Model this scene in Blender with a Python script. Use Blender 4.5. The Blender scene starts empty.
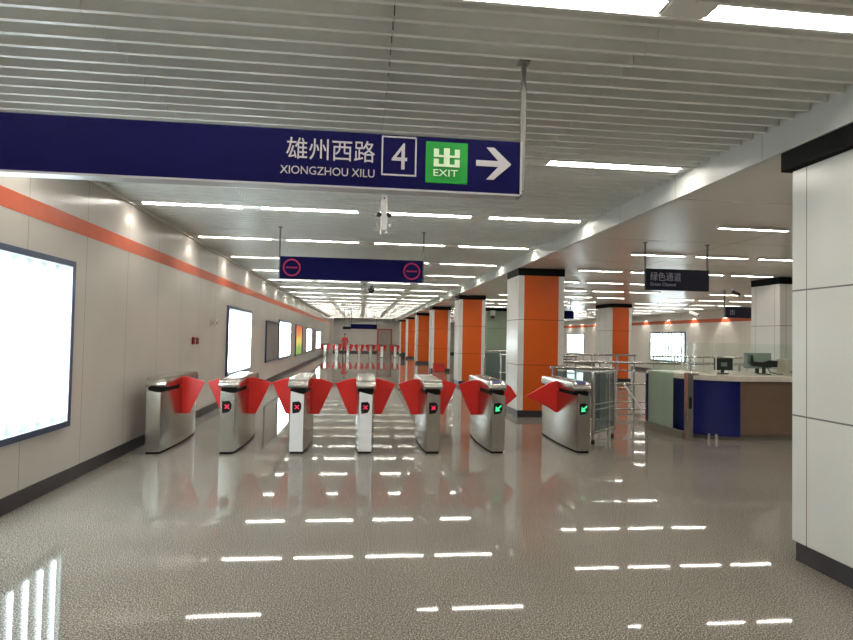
import bpy, bmesh, math, random
from mathutils import Vector, Matrix
random.seed(7)
C = bpy.context.scene.collection
PI = math.pi

# ------------------------------------------------------------------ materials
MATS = {}
def newmat(name):
    m = bpy.data.materials.new(name); m.use_nodes = True
    nt = m.node_tree; b = nt.nodes['Principled BSDF']
    MATS[name] = m
    return m, nt, b
def N(nt, kind, **kw):
    n = nt.nodes.new(kind)
    for k, v in kw.items(): setattr(n, k, v)
    return n
def mth(nt, op, a, b=None, c=None):
    n = nt.nodes.new('ShaderNodeMath'); n.operation = op
    for i, v in enumerate((a, b, c)):
        if v is None: continue
        if isinstance(v, (int, float)): n.inputs[i].default_value = v
        else: nt.links.new(v, n.inputs[i])
    return n.outputs[0]
def mix(nt, fac, a, b):
    n = nt.nodes.new('ShaderNodeMix'); n.data_type = 'RGBA'
    for i, v in ((0, fac), (6, a), (7, b)):
        if isinstance(v, (int, float)): n.inputs[i].default_value = v
        elif isinstance(v, tuple): n.inputs[i].default_value = (*v, 1) if len(v) == 3 else v
        else: nt.links.new(v, n.inputs[i])
    return n.outputs[2]
def noise(nt, vec, scale, detail=2.0, rough=0.5):
    n = nt.nodes.new('ShaderNodeTexNoise'); n.inputs['Scale'].default_value = scale
    n.inputs['Detail'].default_value = detail; n.inputs['Roughness'].default_value = rough
    nt.links.new(vec, n.inputs['Vector'])
    return n.outputs['Fac']
def ramp(nt, fac, stops):
    n = nt.nodes.new('ShaderNodeValToRGB')
    e = n.color_ramp.elements
    while len(e) < len(stops): e.new(0.5)
    for i, (p, c) in enumerate(stops):
        e[i].position = p; e[i].color = (*c, 1)
    nt.links.new(fac, n.inputs[0])
    return n.outputs[0]
def objvec(nt): return nt.nodes.new('ShaderNodeTexCoord').outputs['Object']
def sep(nt, vec):
    n = nt.nodes.new('ShaderNodeSeparateXYZ'); nt.links.new(vec, n.inputs[0]); return n.outputs
def pm(name, col, rough=0.5, metal=0.0, vary=0.06, scale=6.0, spec=0.5):
    m, nt, b = newmat(name)
    v = objvec(nt); f = noise(nt, v, scale, 3)
    lo = tuple(max(0, c * (1 - vary)) for c in col); hi = tuple(min(1, c * (1 + vary)) for c in col)
    nt.links.new(ramp(nt, f, [(0.3, lo), (0.7, hi)]), b.inputs['Base Color'])
    b.inputs['Roughness'].default_value = rough; b.inputs['Metallic'].default_value = metal
    b.inputs['Specular IOR Level'].default_value = spec
    return m
def emit(name, col, strength, base=0.8):
    m, nt, b = newmat(name)
    b.inputs['Base Color'].default_value = (base, base, base, 1)
    b.inputs['Emission Color'].default_value = (*col, 1); b.inputs['Emission Strength'].default_value = strength
    return m
def line(nt, coord, period, offset, half):
    """1 inside a joint of half-width `half` repeated every `period`"""
    t = mth(nt, 'PINGPONG', mth(nt, 'ADD', coord, -offset + 1000 * period), period / 2)
    # pingpong gives distance to nearest multiple of period
    return mth(nt, 'LESS_THAN', t, half)
def at_line(nt, coord, pos, half):
    return mth(nt, 'LESS_THAN', mth(nt, 'ABSOLUTE', mth(nt, 'ADD', coord, -pos)), half)

# polished speckled granite
m, nt, b = newmat('granite_floor')
v = objvec(nt); x, y, z = sep(nt, v)
n1 = noise(nt, v, 125, 2, 0.7); n2 = noise(nt, v, 45, 2, 0.6); n3 = noise(nt, v, 0.7, 2)
c1 = ramp(nt, n1, [(0.36, (0.012, 0.010, 0.008)), (0.44, (0.14, 0.126, 0.104)), (0.54, (0.255, 0.231, 0.193)), (0.63, (0.80, 0.75, 0.67))])
c2 = ramp(nt, n2, [(0.38, (0.10, 0.088, 0.073)), (0.52, (0.225, 0.202, 0.17)), (0.7, (0.33, 0.30, 0.256))])
c = mix(nt, 0.22, c1, c2)
tint = ramp(nt, n3, [(0.35, (0.9, 0.89, 0.9)), (0.65, (1.0, 1.0, 1.0))])
mm = nt.nodes.new('ShaderNodeMix'); mm.data_type = 'RGBA'; mm.blend_type = 'MULTIPLY'; mm.inputs[0].default_value = 1
nt.links.new(c, mm.inputs[6]); nt.links.new(tint, mm.inputs[7])
jl = mth(nt, 'MAXIMUM', line(nt, x, 0.8, 0.1, 0.0015), line(nt, y, 0.8, 0.35, 0.0015))
c = mix(nt, mth(nt, 'MULTIPLY', jl, 0.6), mm.outputs[2], (0.1, 0.095, 0.09))
nt.links.new(c, b.inputs['Base Color'])
b.inputs['Roughness'].default_value = 0.032; b.inputs['Specular IOR Level'].default_value = 0.125
bp = N(nt, 'ShaderNodeBump'); bp.inputs['Strength'].default_value = 0.018; bp.inputs['Distance'].default_value = 0.006
nt.links.new(noise(nt, v, 2.2, 1), bp.inputs['Height']); nt.links.new(bp.outputs[0], b.inputs['Normal'])

def panel_mat(name, col, rough, period, offset, axis, zlines=(), half=0.004, jcol=None):
    m, nt, b = newmat(name)
    v = objvec(nt); s = sep(nt, v)
    f = noise(nt, v, 1.3, 2)
    base = ramp(nt, f, [(0.3, tuple(c * 0.96 for c in col)), (0.7, tuple(min(1, c * 1.03) for c in col))])
    j = None
    if period: j = line(nt, s[axis], period, offset, half)
    for zl in zlines:
        k = at_line(nt, s[2], zl, half)
        j = k if j is None else mth(nt, 'MAXIMUM', j, k)
    if j is not None: base = mix(nt, j, base, jcol or tuple(c * 0.42 for c in col))
    nt.links.new(base, b.inputs['Base Color']); b.inputs['Roughness'].default_value = rough
    return m
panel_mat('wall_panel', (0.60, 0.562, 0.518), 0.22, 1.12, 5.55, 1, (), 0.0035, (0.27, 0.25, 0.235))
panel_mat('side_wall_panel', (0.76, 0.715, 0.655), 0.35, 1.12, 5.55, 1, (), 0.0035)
panel_mat('wall_panel_far', (0.60, 0.57, 0.53), 0.3, 1.2, 0.2, 0, (1.0, 2.0), 0.005)
panel_mat('green_panel', (0.24, 0.31, 0.23), 0.3, 1.2, 6.9, 0, (1.06, 2.06), 0.008)
pm('stripe_orange', (0.56, 0.105, 0.042), 0.35, vary=0.05, spec=0.3)
pm('baseboard_dark', (0.035, 0.032, 0.038), 0.35, vary=0.15)

def column_mat(name, col, hw, seams):
    m, nt, b = newmat(name)
    v = objvec(nt); x, y, z = sep(nt, v)
    base = ramp(nt, noise(nt, v, 2, 2), [(0.3, tuple(c * 0.97 for c in col)), (0.7, tuple(min(1, c * 1.02) for c in col))])
    j = mth(nt, 'MAXIMUM', at_line(nt, z, 1.06, 0.006), at_line(nt, z, 1.98, 0.006))
    if seams:
        for q in (x, y):
            j = mth(nt, 'MAXIMUM', j, at_line(nt, mth(nt, 'ABSOLUTE', q), hw - 0.115, 0.004))
    base = mix(nt, j, base, tuple(c * 0.25 for c in col))
    nt.links.new(base, b.inputs['Base Color']); b.inputs['Roughness'].default_value = 0.22
    return m
column_mat('column_white', (0.75, 0.75, 0.72), 0.42, True)
column_mat('column_orange', (0.62, 0.10, 0.012), 0.42, False)
pm('matt_black', (0.008, 0.0075, 0.0075), 0.7, vary=0.2, spec=0.1)
pm('slat_paint', (0.86, 0.87, 0.825), 0.35, vary=0.03)
pm('void_dark', (0.36, 0.36, 0.345), 0.9)
panel_mat('fascia_metal', (0.60, 0.61, 0.585), 0.55, 1.28, 0.4, 1, (), 0.003)
# flat metal side ceiling with open joints
m, nt, b = newmat('side_ceiling_panel')
v = objvec(nt); x, y, z = sep(nt, v)
base = ramp(nt, noise(nt, v, 0.9, 2), [(0.3, (0.80, 0.755, 0.695)), (0.7, (0.84, 0.795, 0.735))])
j = mth(nt, 'MAXIMUM', line(nt, x, 2.18, 5.33, 0.006), line(nt, y, 2.33, 7.85, 0.006))
nt.links.new(mix(nt, j, base, (0.12, 0.115, 0.11)), b.inputs['Base Color'])
b.inputs['Roughness'].default_value = 0.27; b.inputs['Specular IOR Level'].default_value = 0.55

# brushed stainless steel
def steel(name, col, rough, spread=0.08):
    m, nt, b = newmat(name)
    v = objvec(nt)
    mp = N(nt, 'ShaderNodeMapping'); mp.inputs['Scale'].default_value = (60, 60, 2)
    nt.links.new(v, mp.inputs['Vector'])
    f = noise(nt, mp.outputs[0], 3, 3)
    nt.links.new(ramp(nt, f, [(0.3, tuple(c * 0.93 for c in col)), (0.7, col)]), b.inputs['Base Color'])
    b.inputs['Metallic'].default_value = 1
    r = mth(nt, 'MULTIPLY_ADD', f, spread, rough - spread / 2)
    nt.links.new(r, b.inputs['Roughness'])
    return m
steel('brushed_steel', (0.53, 0.505, 0.46), 0.24)
steel('polished_steel', (0.72, 0.71, 0.69), 0.13)
steel('rail_steel', (0.66, 0.65, 0.62), 0.22)
pm('sign_alloy', (0.42, 0.42, 0.44), 0.4)
pm('rod_grey', (0.22, 0.215, 0.20), 0.45)
pm('flap_red', (0.68, 0.018, 0.014), 0.35, vary=0.04)
pm('flap_edge', (0.42, 0.008, 0.008), 0.4)
pm('display_black', (0.008, 0.006, 0.007), 0.15)
emit('led_red', (1.0, 0.015, 0.09), 1.0, 0.02)
emit('led_green', (0.05, 1.0, 0.35), 1.0, 0.02)
emit('led_glow_green', (0.0, 0.6, 0.22), 0.35)
emit('led_white', (1.0, 0.98, 0.9), 4.0)
emit('lcd_violet', (0.22, 0.18, 0.55), 0.22, 0.01)
pm('sign_navy', (0.0045, 0.004, 0.045), 0.6, vary=0.06, spec=0.05)
pm('sign_black', (0.004, 0.004, 0.016), 0.45, vary=0.06, spec=0.2)
pm('sign_white', (0.50, 0.48, 0.50), 0.5, spec=0.2)
pm('sign_grey_text', (0.24, 0.25, 0.33), 0.45)
pm('sign_green', (0.010, 0.22, 0.03), 0.5, spec=0.2)
pm('sign_exit_text', (0.66, 0.80, 0.60), 0.45)
pm('sign_ring', (0.34, 0.02, 0.075), 0.5, spec=0.2)
pm('box_frame_blue', (0.05, 0.065, 0.125), 0.3, vary=0.1)
pm('box_reflector', (0.76, 0.85, 0.88), 0.4, vary=0.02)
pm('box_unlit', (0.20, 0.195, 0.19), 0.35)
emit('box_tube', (0.84, 0.97, 1.0), 20.0)
emit('ceiling_tube', (1.0, 0.95, 0.86), 66.0)
pm('housing_white', (0.70, 0.69, 0.66), 0.4)
pm('counter_blue', (0.006, 0.010, 0.105), 0.12, vary=0.08)
pm('counter_top', (0.68, 0.62, 0.54), 0.25)
pm('counter_brown', (0.145, 0.098, 0.066), 0.3)
pm('device_black', (0.012, 0.014, 0.013), 0.35)
pm('device_beige', (0.50, 0.46, 0.37), 0.5)
pm('device_teal', (0.22, 0.28, 0.26), 0.3)
pm('plate_bright_white', (0.90, 0.91, 0.91), 0.25, vary=0.02)  # brightness of some steel gate fronts put into a white base colour
pm('plastic_white', (0.72, 0.72, 0.70), 0.4)
pm('alarm_red', (0.26, 0.012, 0.015), 0.4)
pm('plinth_stone', (0.16, 0.14, 0.115), 0.3)
pm('rubber', (0.015, 0.015, 0.015), 0.7)
pm('red_paint', (0.48, 0.02, 0.015), 0.35)
pm('skin', (0.55, 0.32, 0.23), 0.5)
pm('hair', (0.015, 0.012, 0.01), 0.5)
pm('shirt_red', (0.50, 0.03, 0.035), 0.7)
pm('trousers', (0.03, 0.028, 0.03), 0.7)
pm('door_grey', (0.30, 0.25, 0.22), 0.4)
pm('far_red', (0.34, 0.07, 0.05), 0.4)
# thin clear glass: tinted see-through with a fresnel reflection
def glass(name, tint, extra=None):
    m = bpy.data.materials.new(name); m.use_nodes = True; MATS[name] = m
    nt = m.node_tree; nt.nodes.clear()
    out = N(nt, 'ShaderNodeOutputMaterial'); t = N(nt, 'ShaderNodeBsdfTransparent'); g = N(nt, 'ShaderNodeBsdfGlossy')
    t.inputs[0].default_value = (*tint, 1); g.inputs['Roughness'].default_value = 0.03
    f = N(nt, 'ShaderNodeFresnel'); f.inputs[0].default_value = 1.45
    gm = N(nt, 'ShaderNodeNewGeometry')
    mx = N(nt, 'ShaderNodeMixShader'); nt.links.new(mth(nt, 'MULTIPLY', f.outputs[0], mth(nt, 'SUBTRACT', 1.0, gm.outputs['Backfacing'])), mx.inputs[0])
    nt.links.new(t.outputs[0], mx.inputs[1]); nt.links.new(g.outputs[0], mx.inputs[2])
    last = mx
    if extra:
        col, fac = extra
        d = N(nt, 'ShaderNodeBsdfDiffuse'); tr = N(nt, 'ShaderNodeBsdfTranslucent')
        cc = ramp(nt, noise(nt, objvec(nt), 4, 2), [(0.3, tuple(q * 0.95 for q in col)), (0.7, col)])
        nt.links.new(cc, d.inputs[0]); nt.links.new(cc, tr.inputs[0])
        m2 = N(nt, 'ShaderNodeMixShader'); m2.inputs[0].default_value = 0.4
        nt.links.new(d.outputs[0], m2.inputs[1]); nt.links.new(tr.outputs[0], m2.inputs[2])
        m3 = N(nt, 'ShaderNodeMixShader'); m3.inputs[0].default_value = fac
        nt.links.new(mx.outputs[0], m3.inputs[1]); nt.links.new(m2.outputs[0], m3.inputs[2]); last = m3
    nt.links.new(last.outputs[0], out.inputs[0])
glass('clear_glass', (0.93, 0.97, 0.945))
glass('frosted_glass', (0.75, 0.85, 0.77), ((0.55, 0.64, 0.52), 0.75))
glass('smoked_glass', (0.62, 0.67, 0.68), ((0.25, 0.29, 0.30), 0.25))
# coloured advertisement: warm top, green foot
m, nt, b = newmat('poster_print')
v = objvec(nt); x, y, z = sep(nt, v)
f = mth(nt, 'ADD', mth(nt, 'MULTIPLY', z, 0.62), mth(nt, 'MULTIPLY', noise(nt, v, 3.5, 3), 0.35))
c = ramp(nt, f, [(0.40, (0.25, 0.42, 0.10)), (0.6, (0.75, 0.66, 0.16)), (0.85, (0.80, 0.22, 0.06)), (1.0, (0.70, 0.13, 0.05))])
nt.links.new(c, b.inputs['Base Color']); nt.links.new(c, b.inputs['Emission Color']); b.inputs['Emission Strength'].default_value = 0.55

# ------------------------------------------------------------------ mesh helpers
class MB:
    def __init__(s): s.bm = bmesh.new()
    def box(s, x0, x1, y0, y1, z0, z1, mi=0):
        vs = [s.bm.verts.new(p) for p in ((x0, y0, z0), (x1, y0, z0), (x1, y1, z0), (x0, y1, z0), (x0, y0, z1), (x1, y0, z1), (x1, y1, z1), (x0, y1, z1))]
        for q in ((0, 3, 2, 1), (4, 5, 6, 7), (0, 1, 5, 4), (1, 2, 6, 5), (2, 3, 7, 6), (3, 0, 4, 7)):
            f = s.bm.faces.new([vs[i] for i in q]); f.material_index = mi
        return s
    def obox(s, c, ex, ey, ez, h):
        """oriented box: centre c, unit axes ex ey ez, half sizes h"""
        c = Vector(c); ex, ey, ez = Vector(ex), Vector(ey), Vector(ez)
        P = []
        for dz in (-1, 1):
            for dx, dy in ((-1, -1), (1, -1), (1, 1), (-1, 1)):
                P.append(s.bm.verts.new(c + ex * h[0] * dx + ey * h[1] * dy + ez * h[2] * dz))
        for q in ((0, 3, 2, 1), (4, 5, 6, 7), (0, 1, 5, 4), (1, 2, 6, 5), (2, 3, 7, 6), (3, 0, 4, 7)):
            s.bm.faces.new([P[i] for i in q])
        return s
    def prism(s, pts, fn, d0, d1):
        """2-D outline pts extruded; fn(u, v, d) -> 3-D"""
        a = [s.bm.verts.new(fn(u, v, d0)) for u, v in pts]; b = [s.bm.verts.new(fn(u, v, d1)) for u, v in pts]
        n = len(pts)
        s.bm.faces.new(a); s.bm.faces.new(b[::-1])
        for i in range(n): s.bm.faces.new((a[i], b[i], b[(i + 1) % n], a[(i + 1) % n]))
        return s
    def tube(s, pts, r, seg=10, cap=True):
        pts = [Vector(p) for p in pts]; rings = []
        for i, p in enumerate(pts):
            d = (pts[min(i + 1, len(pts) - 1)] - pts[max(i - 1, 0)]).normalized()
            u = d.orthogonal().normalized() if i == 0 else (u - d * u.dot(d)).normalized()
            w = d.cross(u)
            rr = r[i] if isinstance(r, (list, tuple)) else r
            rings.append([s.bm.verts.new(p + (u * math.cos(2 * PI * k / seg) + w * math.sin(2 * PI * k / seg)) * rr) for k in range(seg)])
        for a, b in zip(rings, rings[1:]):
            for k in range(seg): s.bm.faces.new((a[k], a[(k + 1) % seg], b[(k + 1) % seg], b[k]))
        if cap: s.bm.faces.new(rings[0][::-1]); s.bm.faces.new(rings[-1])
        return s
    def ball(s, c, r, sc=(1, 1, 1), u=12, v=8):
        mt = Matrix.Translation(c) @ Matrix.Diagonal((*sc, 1))
        bmesh.ops.create_uvsphere(s.bm, u_segments=u, v_segments=v, radius=r, matrix=mt); return s
    def build(s, name, mat, parent=None, bevel=0, smooth=False, loc=None):
        bmesh.ops.recalc_face_normals(s.bm, faces=s.bm.faces)
        if bevel:
            bmesh.ops.bevel(s.bm, geom=[e for e in s.bm.edges], offset=bevel, segments=2, affect='EDGES', profile=0.6, clamp_overlap=True)
        me = bpy.data.meshes.new(name); s.bm.to_mesh(me); s.bm.free()
        for mt in (mat if isinstance(mat, (list, tuple)) else [mat]): me.materials.append(MATS[mt])
        if smooth:
            for p in me.polygons: p.use_smooth = True
            try: me.set_sharp_from_angle(angle=math.radians(40))
            except Exception: pass
        o = bpy.data.objects.new(name, me); C.objects.link(o)
        if parent: o.parent = parent
        if loc: o.location = loc
        return o
def tag(o, label, cat, group=None):
    o['label'] = label; o['category'] = cat; o['kind'] = 'thing'
    if group: o['group'] = group
    return o
def thing(name, label, cat, loc=(0, 0, 0), group=None, rz=0):
    o = bpy.data.objects.new(name, None); C.objects.link(o); o.location = loc; o.rotation_euler.z = rz
    o.empty_display_size = 0.1
    return tag(o, label, cat, group)
def struct(o): o['kind'] = 'structure'; return o
def copy_tree(o, parent=None):
    c = o.copy(); C.objects.link(c)
    if parent: c.parent = parent
    for ch in list(o.children): copy_tree(ch, c)
    return c
def text(body, height, x0, z0, mat, parent, y, name='lettering', width=None, extrude=0.0015, thin=0.0):
    """raised lettering facing -Y; lower-left corner x0,z0, fitted to height (and width)"""
    cu = bpy.data.curves.new('txt', 'FONT'); cu.body = body; cu.extrude = extrude; cu.resolution_u = 4; cu.offset = thin
    o = bpy.data.objects.new('txt', cu); C.objects.link(o)
    bpy.context.view_layer.update()
    me = bpy.data.meshes.new_from_object(o.evaluated_get(bpy.context.evaluated_depsgraph_get()))
    bpy.data.objects.remove(o); bpy.data.curves.remove(cu)
    xs = [v.co.x for v in me.vertices]; ys = [v.co.y for v in me.vertices]
    sy = height / (max(ys) - min(ys)); sx = sy if width is None else width / (max(xs) - min(xs))
    mx, my = min(xs), min(ys)
    for v in me.vertices:
        px, py, pz = v.co
        v.co = (x0 + (px - mx) * sx, y - pz, z0 + (py - my) * sy)
    me.materials.clear(); me.materials.append(MATS[mat])
    ob = bpy.data.objects.new(name, me); C.objects.link(ob); ob.parent = parent
    return ob
ORD = ['first', 'second', 'third', 'fourth', 'fifth', 'sixth', 'seventh', 'eighth', 'ninth', 'tenth', 'eleventh', 'twelfth', 'thirteenth', 'fourteenth', 'fifteenth',
       'sixteenth', 'seventeenth', 'eighteenth', 'nineteenth', 'twentieth', 'twenty-first', 'twenty-second', 'twenty-third', 'twenty-fourth']

# ------------------------------------------------------------------ the hall
XL, XF, XR = -3.0, 3.12, 15.5          # lightbox wall, ceiling fascia, far side wall
YB, YE = -9.0, 56.0
ZS, ZC = 3.24, 3.03                    # slat undersides, flat side ceiling
m_ = MB(); m_.box(XL - 0.2, XR + 0.2, YB - 0.2, YE + 0.2, -0.12, 0); struct(m_.build('floor', 'granite_floor'))
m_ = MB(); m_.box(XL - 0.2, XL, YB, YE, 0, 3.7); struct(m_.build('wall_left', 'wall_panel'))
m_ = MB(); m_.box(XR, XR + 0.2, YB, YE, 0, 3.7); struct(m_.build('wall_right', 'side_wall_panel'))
m_ = MB(); m_.box(XL, XR, YE, YE + 0.2, 0, 3.7); struct(m_.build('wall_far', 'wall_panel_far'))
m_ = MB(); m_.box(XL, XR, YB - 0.2, YB, 0, 3.7); struct(m_.build('wall_back', 'wall_panel_far'))
m_ = MB(); m_.box(XL, XL + 0.004, YB, YE, 2.60, 2.765); struct(m_.build('trim_1', 'stripe_orange'))
m_ = MB(); m_.box(XR - 0.004, XR, YB, YE, 2.50, 2.66); struct(m_.build('trim_2', 'stripe_orange'))
m_ = MB(); m_.box(XL, XL + 0.012, YB, YE, 0, 0.145); struct(m_.build('baseboard_left', 'baseboard_dark'))
m_ = MB(); m_.box(XR - 0.012, XR, YB, YE, 0, 0.145); struct(m_.build('baseboard_right', 'baseboard_dark'))
m_ = MB(); m_.box(XL, XR, YE - 0.015, YE, 0, 0.16); struct(m_.build('baseboard_far', 'baseboard_dark'))
m_ = MB(); m_.box(XL, XF + 0.1, YB, YE, 3.62, 3.72); struct(m_.build('ceiling_slab', 'void_dark'))
m_ = MB(); m_.box(XF, XF + 0.06, YB, YE, ZC, 3.62); struct(m_.build('trim_3', 'fascia_metal'))
m_ = MB(); m_.box(XF + 0.06, XR, YB, YE, ZC, ZC + 0.08); struct(m_.build('ceiling_side', 'side_ceiling_panel'))
m_ = MB(); m_.box(XL, XL + 0.03, YB, YE, ZS - 0.025, ZS + 0.02); struct(m_.build('trim_4', 'slat_paint'))
m_ = MB(); m_.box(XL, XF, YE - 0.5, YE, 2.72, ZS); struct(m_.build('trim_5', 'fascia_metal'))
ROWS = [2.70 + 2.555 * k for k in range(-4, 21)]
SEG = [(-2.88, -1.60), (-1.38, -0.08), (0.17, 1.47), (1.70, 3.03)]
CUT = [XL + 0.015, -1.49, 0.13, 1.585, XF - 0.005]
m_ = MB(); SP = 2.555 / 17
k = 1
y = ROWS[0] + SP * k
while y < YE - 0.6:
    if k % 17:
        for a, b2 in zip(CUT, CUT[1:]): m_.box(a + 0.003, b2 - 0.003, y - 0.014, y + 0.014, ZS, ZS + 0.10)
    else:
        for dy_ in (-0.078, 0.078):
            for a, b2 in zip(CUT, CUT[1:]): m_.box(a + 0.003, b2 - 0.003, y + dy_ - 0.012, y + dy_ + 0.012, ZS, ZS + 0.10)
        ends = [XL + 0.03] + [q for sg in SEG for q in sg] + [XF]
        for a, b2 in zip(ends[::2], ends[1::2]): m_.box(a + 0.002, b2 - 0.002, y - 0.064, y + 0.064, ZS + 0.004, ZS + 0.03)
    k += 1; y = ROWS[0] + SP * k
struct(m_.build('ceiling', 'slat_paint'))
m_ = MB()
for xx in CUT[1:-1]: m_.box(xx - 0.025, xx + 0.025, YB, YE - 0.6, ZS + 0.10, ZS + 0.14)
struct(m_.build('ceiling_carrier', 'matt_black'))

# ------------------------------------------------------------------ linear ceiling lights
def make_light(L, label, z):
    t = thing('ceiling_light', label, 'ceiling light')
    h = MB(); h.box(-L / 2, L / 2, -0.018, 0.018, 0.05, 0.075)
    for e in (-1, 1): h.box(e * L / 2 - 0.008 - e * 0.008, e * L / 2 + 0.008 - e * 0.008, -0.055, 0.055, 0.004, 0.062)
    for e in (-0.3, 0.3): h.box(e * L - 0.008, e * L + 0.008, -0.01, 0.01, 0.07, 0.38)
    h.build('housing', 'housing_white', t)
    for s in (-1, 1):
        q = MB(); q.tube([(-L / 2 + 0.018, s * 0.034, 0.02), (L / 2 - 0.018, s * 0.034, 0.02)], 0.0075, 8)
        q.build('tube', 'ceiling_tube', t, smooth=True)
    return t
proto = None
place = ['beside the lightbox wall', 'second from the lightbox wall', 'third from the lightbox wall', 'against the column-side fascia']
for i, ry in enumerate(ROWS):
    for j, (a, b2) in enumerate(SEG):
        k = i - 4
        if k < 0: lab, g = 'twin-tube light in the slatted ceiling behind the photographer', 'slatted ceiling lights behind the photographer'
        else: lab, g = 'white twin-tube light, %s crosswise row of slatted ceiling, %s' % (ORD[k], place[j]), 'linear lights across the slatted ceiling'
        if proto is None: o = proto = make_light(1.3, lab, ZS)
        else: o = copy_tree(proto)
        o.location = ((a + b2) / 2, ry, ZS + 0.004); o.scale.x = (b2 - a) / 1.3
        o['label'] = lab; o['group'] = g
side = []
SX = [4.81, 5.92, 7.03, 8.14, 10.6, 11.7, 12.8, 13.9]
SY = [2.03 + 2.335 * k for k in range(-3, 22)]
m_ = None; proto2 = None
for i, ry in enumerate(SY):
    for j, sx in enumerate(SX):
        if ry < 0 and j > 2: continue
        if ry > 44 and j > 3: continue
        if 26.8 < ry < 34.2 and 5.7 < sx < 9.4: continue
        k = i - 3
        if k < 0: lab, g = 'single-tube light in the flat side ceiling behind the photographer', 'side ceiling lights behind the photographer'
        else: lab, g = 'slim tube light in flat side ceiling, %s row, %s from the orange columns' % (ORD[k], ORD[j]), 'linear lights in the flat side ceiling'
        if proto2 is None:
            t = proto2 = thing('side_ceiling_light', lab, 'ceiling light', group=g)
            h = MB(); L = 0.93; h.box(-L / 2, L / 2, -0.032, 0.032, -0.008, -0.001); h.box(-L / 2, L / 2, -0.034, -0.03, -0.034, -0.001); h.box(-L / 2, L / 2, 0.03, 0.034, -0.034, -0.001); h.box(-L / 2, -L / 2 + 0.006, -0.03, 0.03, -0.038, -0.001); h.box(L / 2 - 0.006, L / 2, -0.03, 0.03, -0.038, -0.001); h.build('housing', 'housing_white', t)
            q = MB(); q.tube([(-L / 2 + 0.02, 0, -0.022), (L / 2 - 0.02, 0, -0.022)], 0.011, 8); q.build('tube', 'ceiling_tube', t, smooth=True)
            o = t
        else: o = copy_tree(proto2)
        o.location = (sx, ry, ZC); o['label'] = lab; o['group'] = g

# small spots at the row ends that wash wall, fascia and far side wall
def spot(x, y, z, aim, e, size=42):
    l = bpy.data.lights.new('wall_wash_spot', 'SPOT'); l.energy = e; l.spot_size = math.radians(size); l.spot_blend = 0.12
    l.shadow_soft_size = 0.012; l.color = (1.0, 0.93, 0.82)
    o = bpy.data.objects.new('wall_wash_spot', l); C.objects.link(o); o.location = (x, y, z)
    d = Vector(aim) - Vector((x, y, z)); o.rotation_euler = d.to_track_quat('-Z', 'Y').to_euler()
for ry in ROWS[3:]:
    spot(XL + 0.13, ry, ZS - 0.002, (XL + 0.125, ry, 2.6), 10.0, 82)
    spot(XF - 0.075, ry, ZS - 0.002, (XF - 0.07, ry, 3.0), 5.5, 92)
for k in range(3, 20):
    spot(XR - 0.24, 7.0 + 2.335 * k, ZC - 0.02, (XR - 0.2, 7.0 + 2.335 * k, 2.3), 42.0, 80)

# ------------------------------------------------------------------ columns
def column(x0, y0, label, w=0.90, d=0.92, orange=True, lip=0.004):
    cx, cy = x0 + w / 2, y0 + d / 2
    t = thing('clad_column', label, 'column', (cx, cy, 0), 'clad columns of the hall')
    hw, hd = w / 2, d / 2
    b = MB(); b.box(-hw, hw, -hd, hd, 0.14, 2.88); b.build('cladding', 'column_white', t, bevel=0.012)
    if orange:
        for s in (-1, 1):
            p = MB(); p.box(-hw + 0.125, hw - 0.125, s * hd - 0.006, s * hd + 0.006, 0.14, 2.88); o = p.build('orange_panel', 'column_orange', t); o['label'] = 'burnt orange face panel'
    b = MB(); b.box(-hw - lip, hw + lip, -hd - 0.004, hd + lip, 2.885, ZC - 0.001); b.build('cap', 'matt_black', t)
    b = MB(); b.box(-hw + 0.02, hw - 0.02, -hd + 0.02, hd - 0.02, 0, 0.14); b.build('kick_base', 'baseboard_dark', t)
    return t
column(3.185, 3.10, 'plain white panelled column at the frame edge, closest to the camera', orange=False, d=0.9, lip=0.05)
column(3.14, 11.5, 'white column with orange face behind the two green-arrow gates', w=0.97)
column(3.22, 19.2, 'orange-faced column, second in the row beyond the gates')
column(3.22, 26.9, 'orange-faced column with a red extinguisher box at its foot')
column(3.22, 34.6, 'orange-faced column, fourth in the row beyond the gates')
column(3.22, 42.3, 'small distant orange-faced column, fifth beyond the gates, by the black bin')
column(3.22, 50.0, 'farthest orange-faced column, last of the row before the end wall')
column(8.88, 11.5, 'white column standing behind the service counter', orange=False)
column(9.5, 21.5, 'orange-faced column standing beyond the steel railings', d=1.35)
column(9.0, 42.3, 'distant column seen past the green enclosure', orange=True)

# green clad enclosure
m_ = MB(); m_.box(5.85, 9.3, 27.0, 34.0, 0, ZC - 0.14); struct(m_.build('wall_enclosure', 'green_panel'))
m_ = MB(); m_.box(5.85, 9.3, 27.0, 34.0, ZC - 0.14, ZC); struct(m_.build('trim_6', 'matt_black'))

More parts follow.
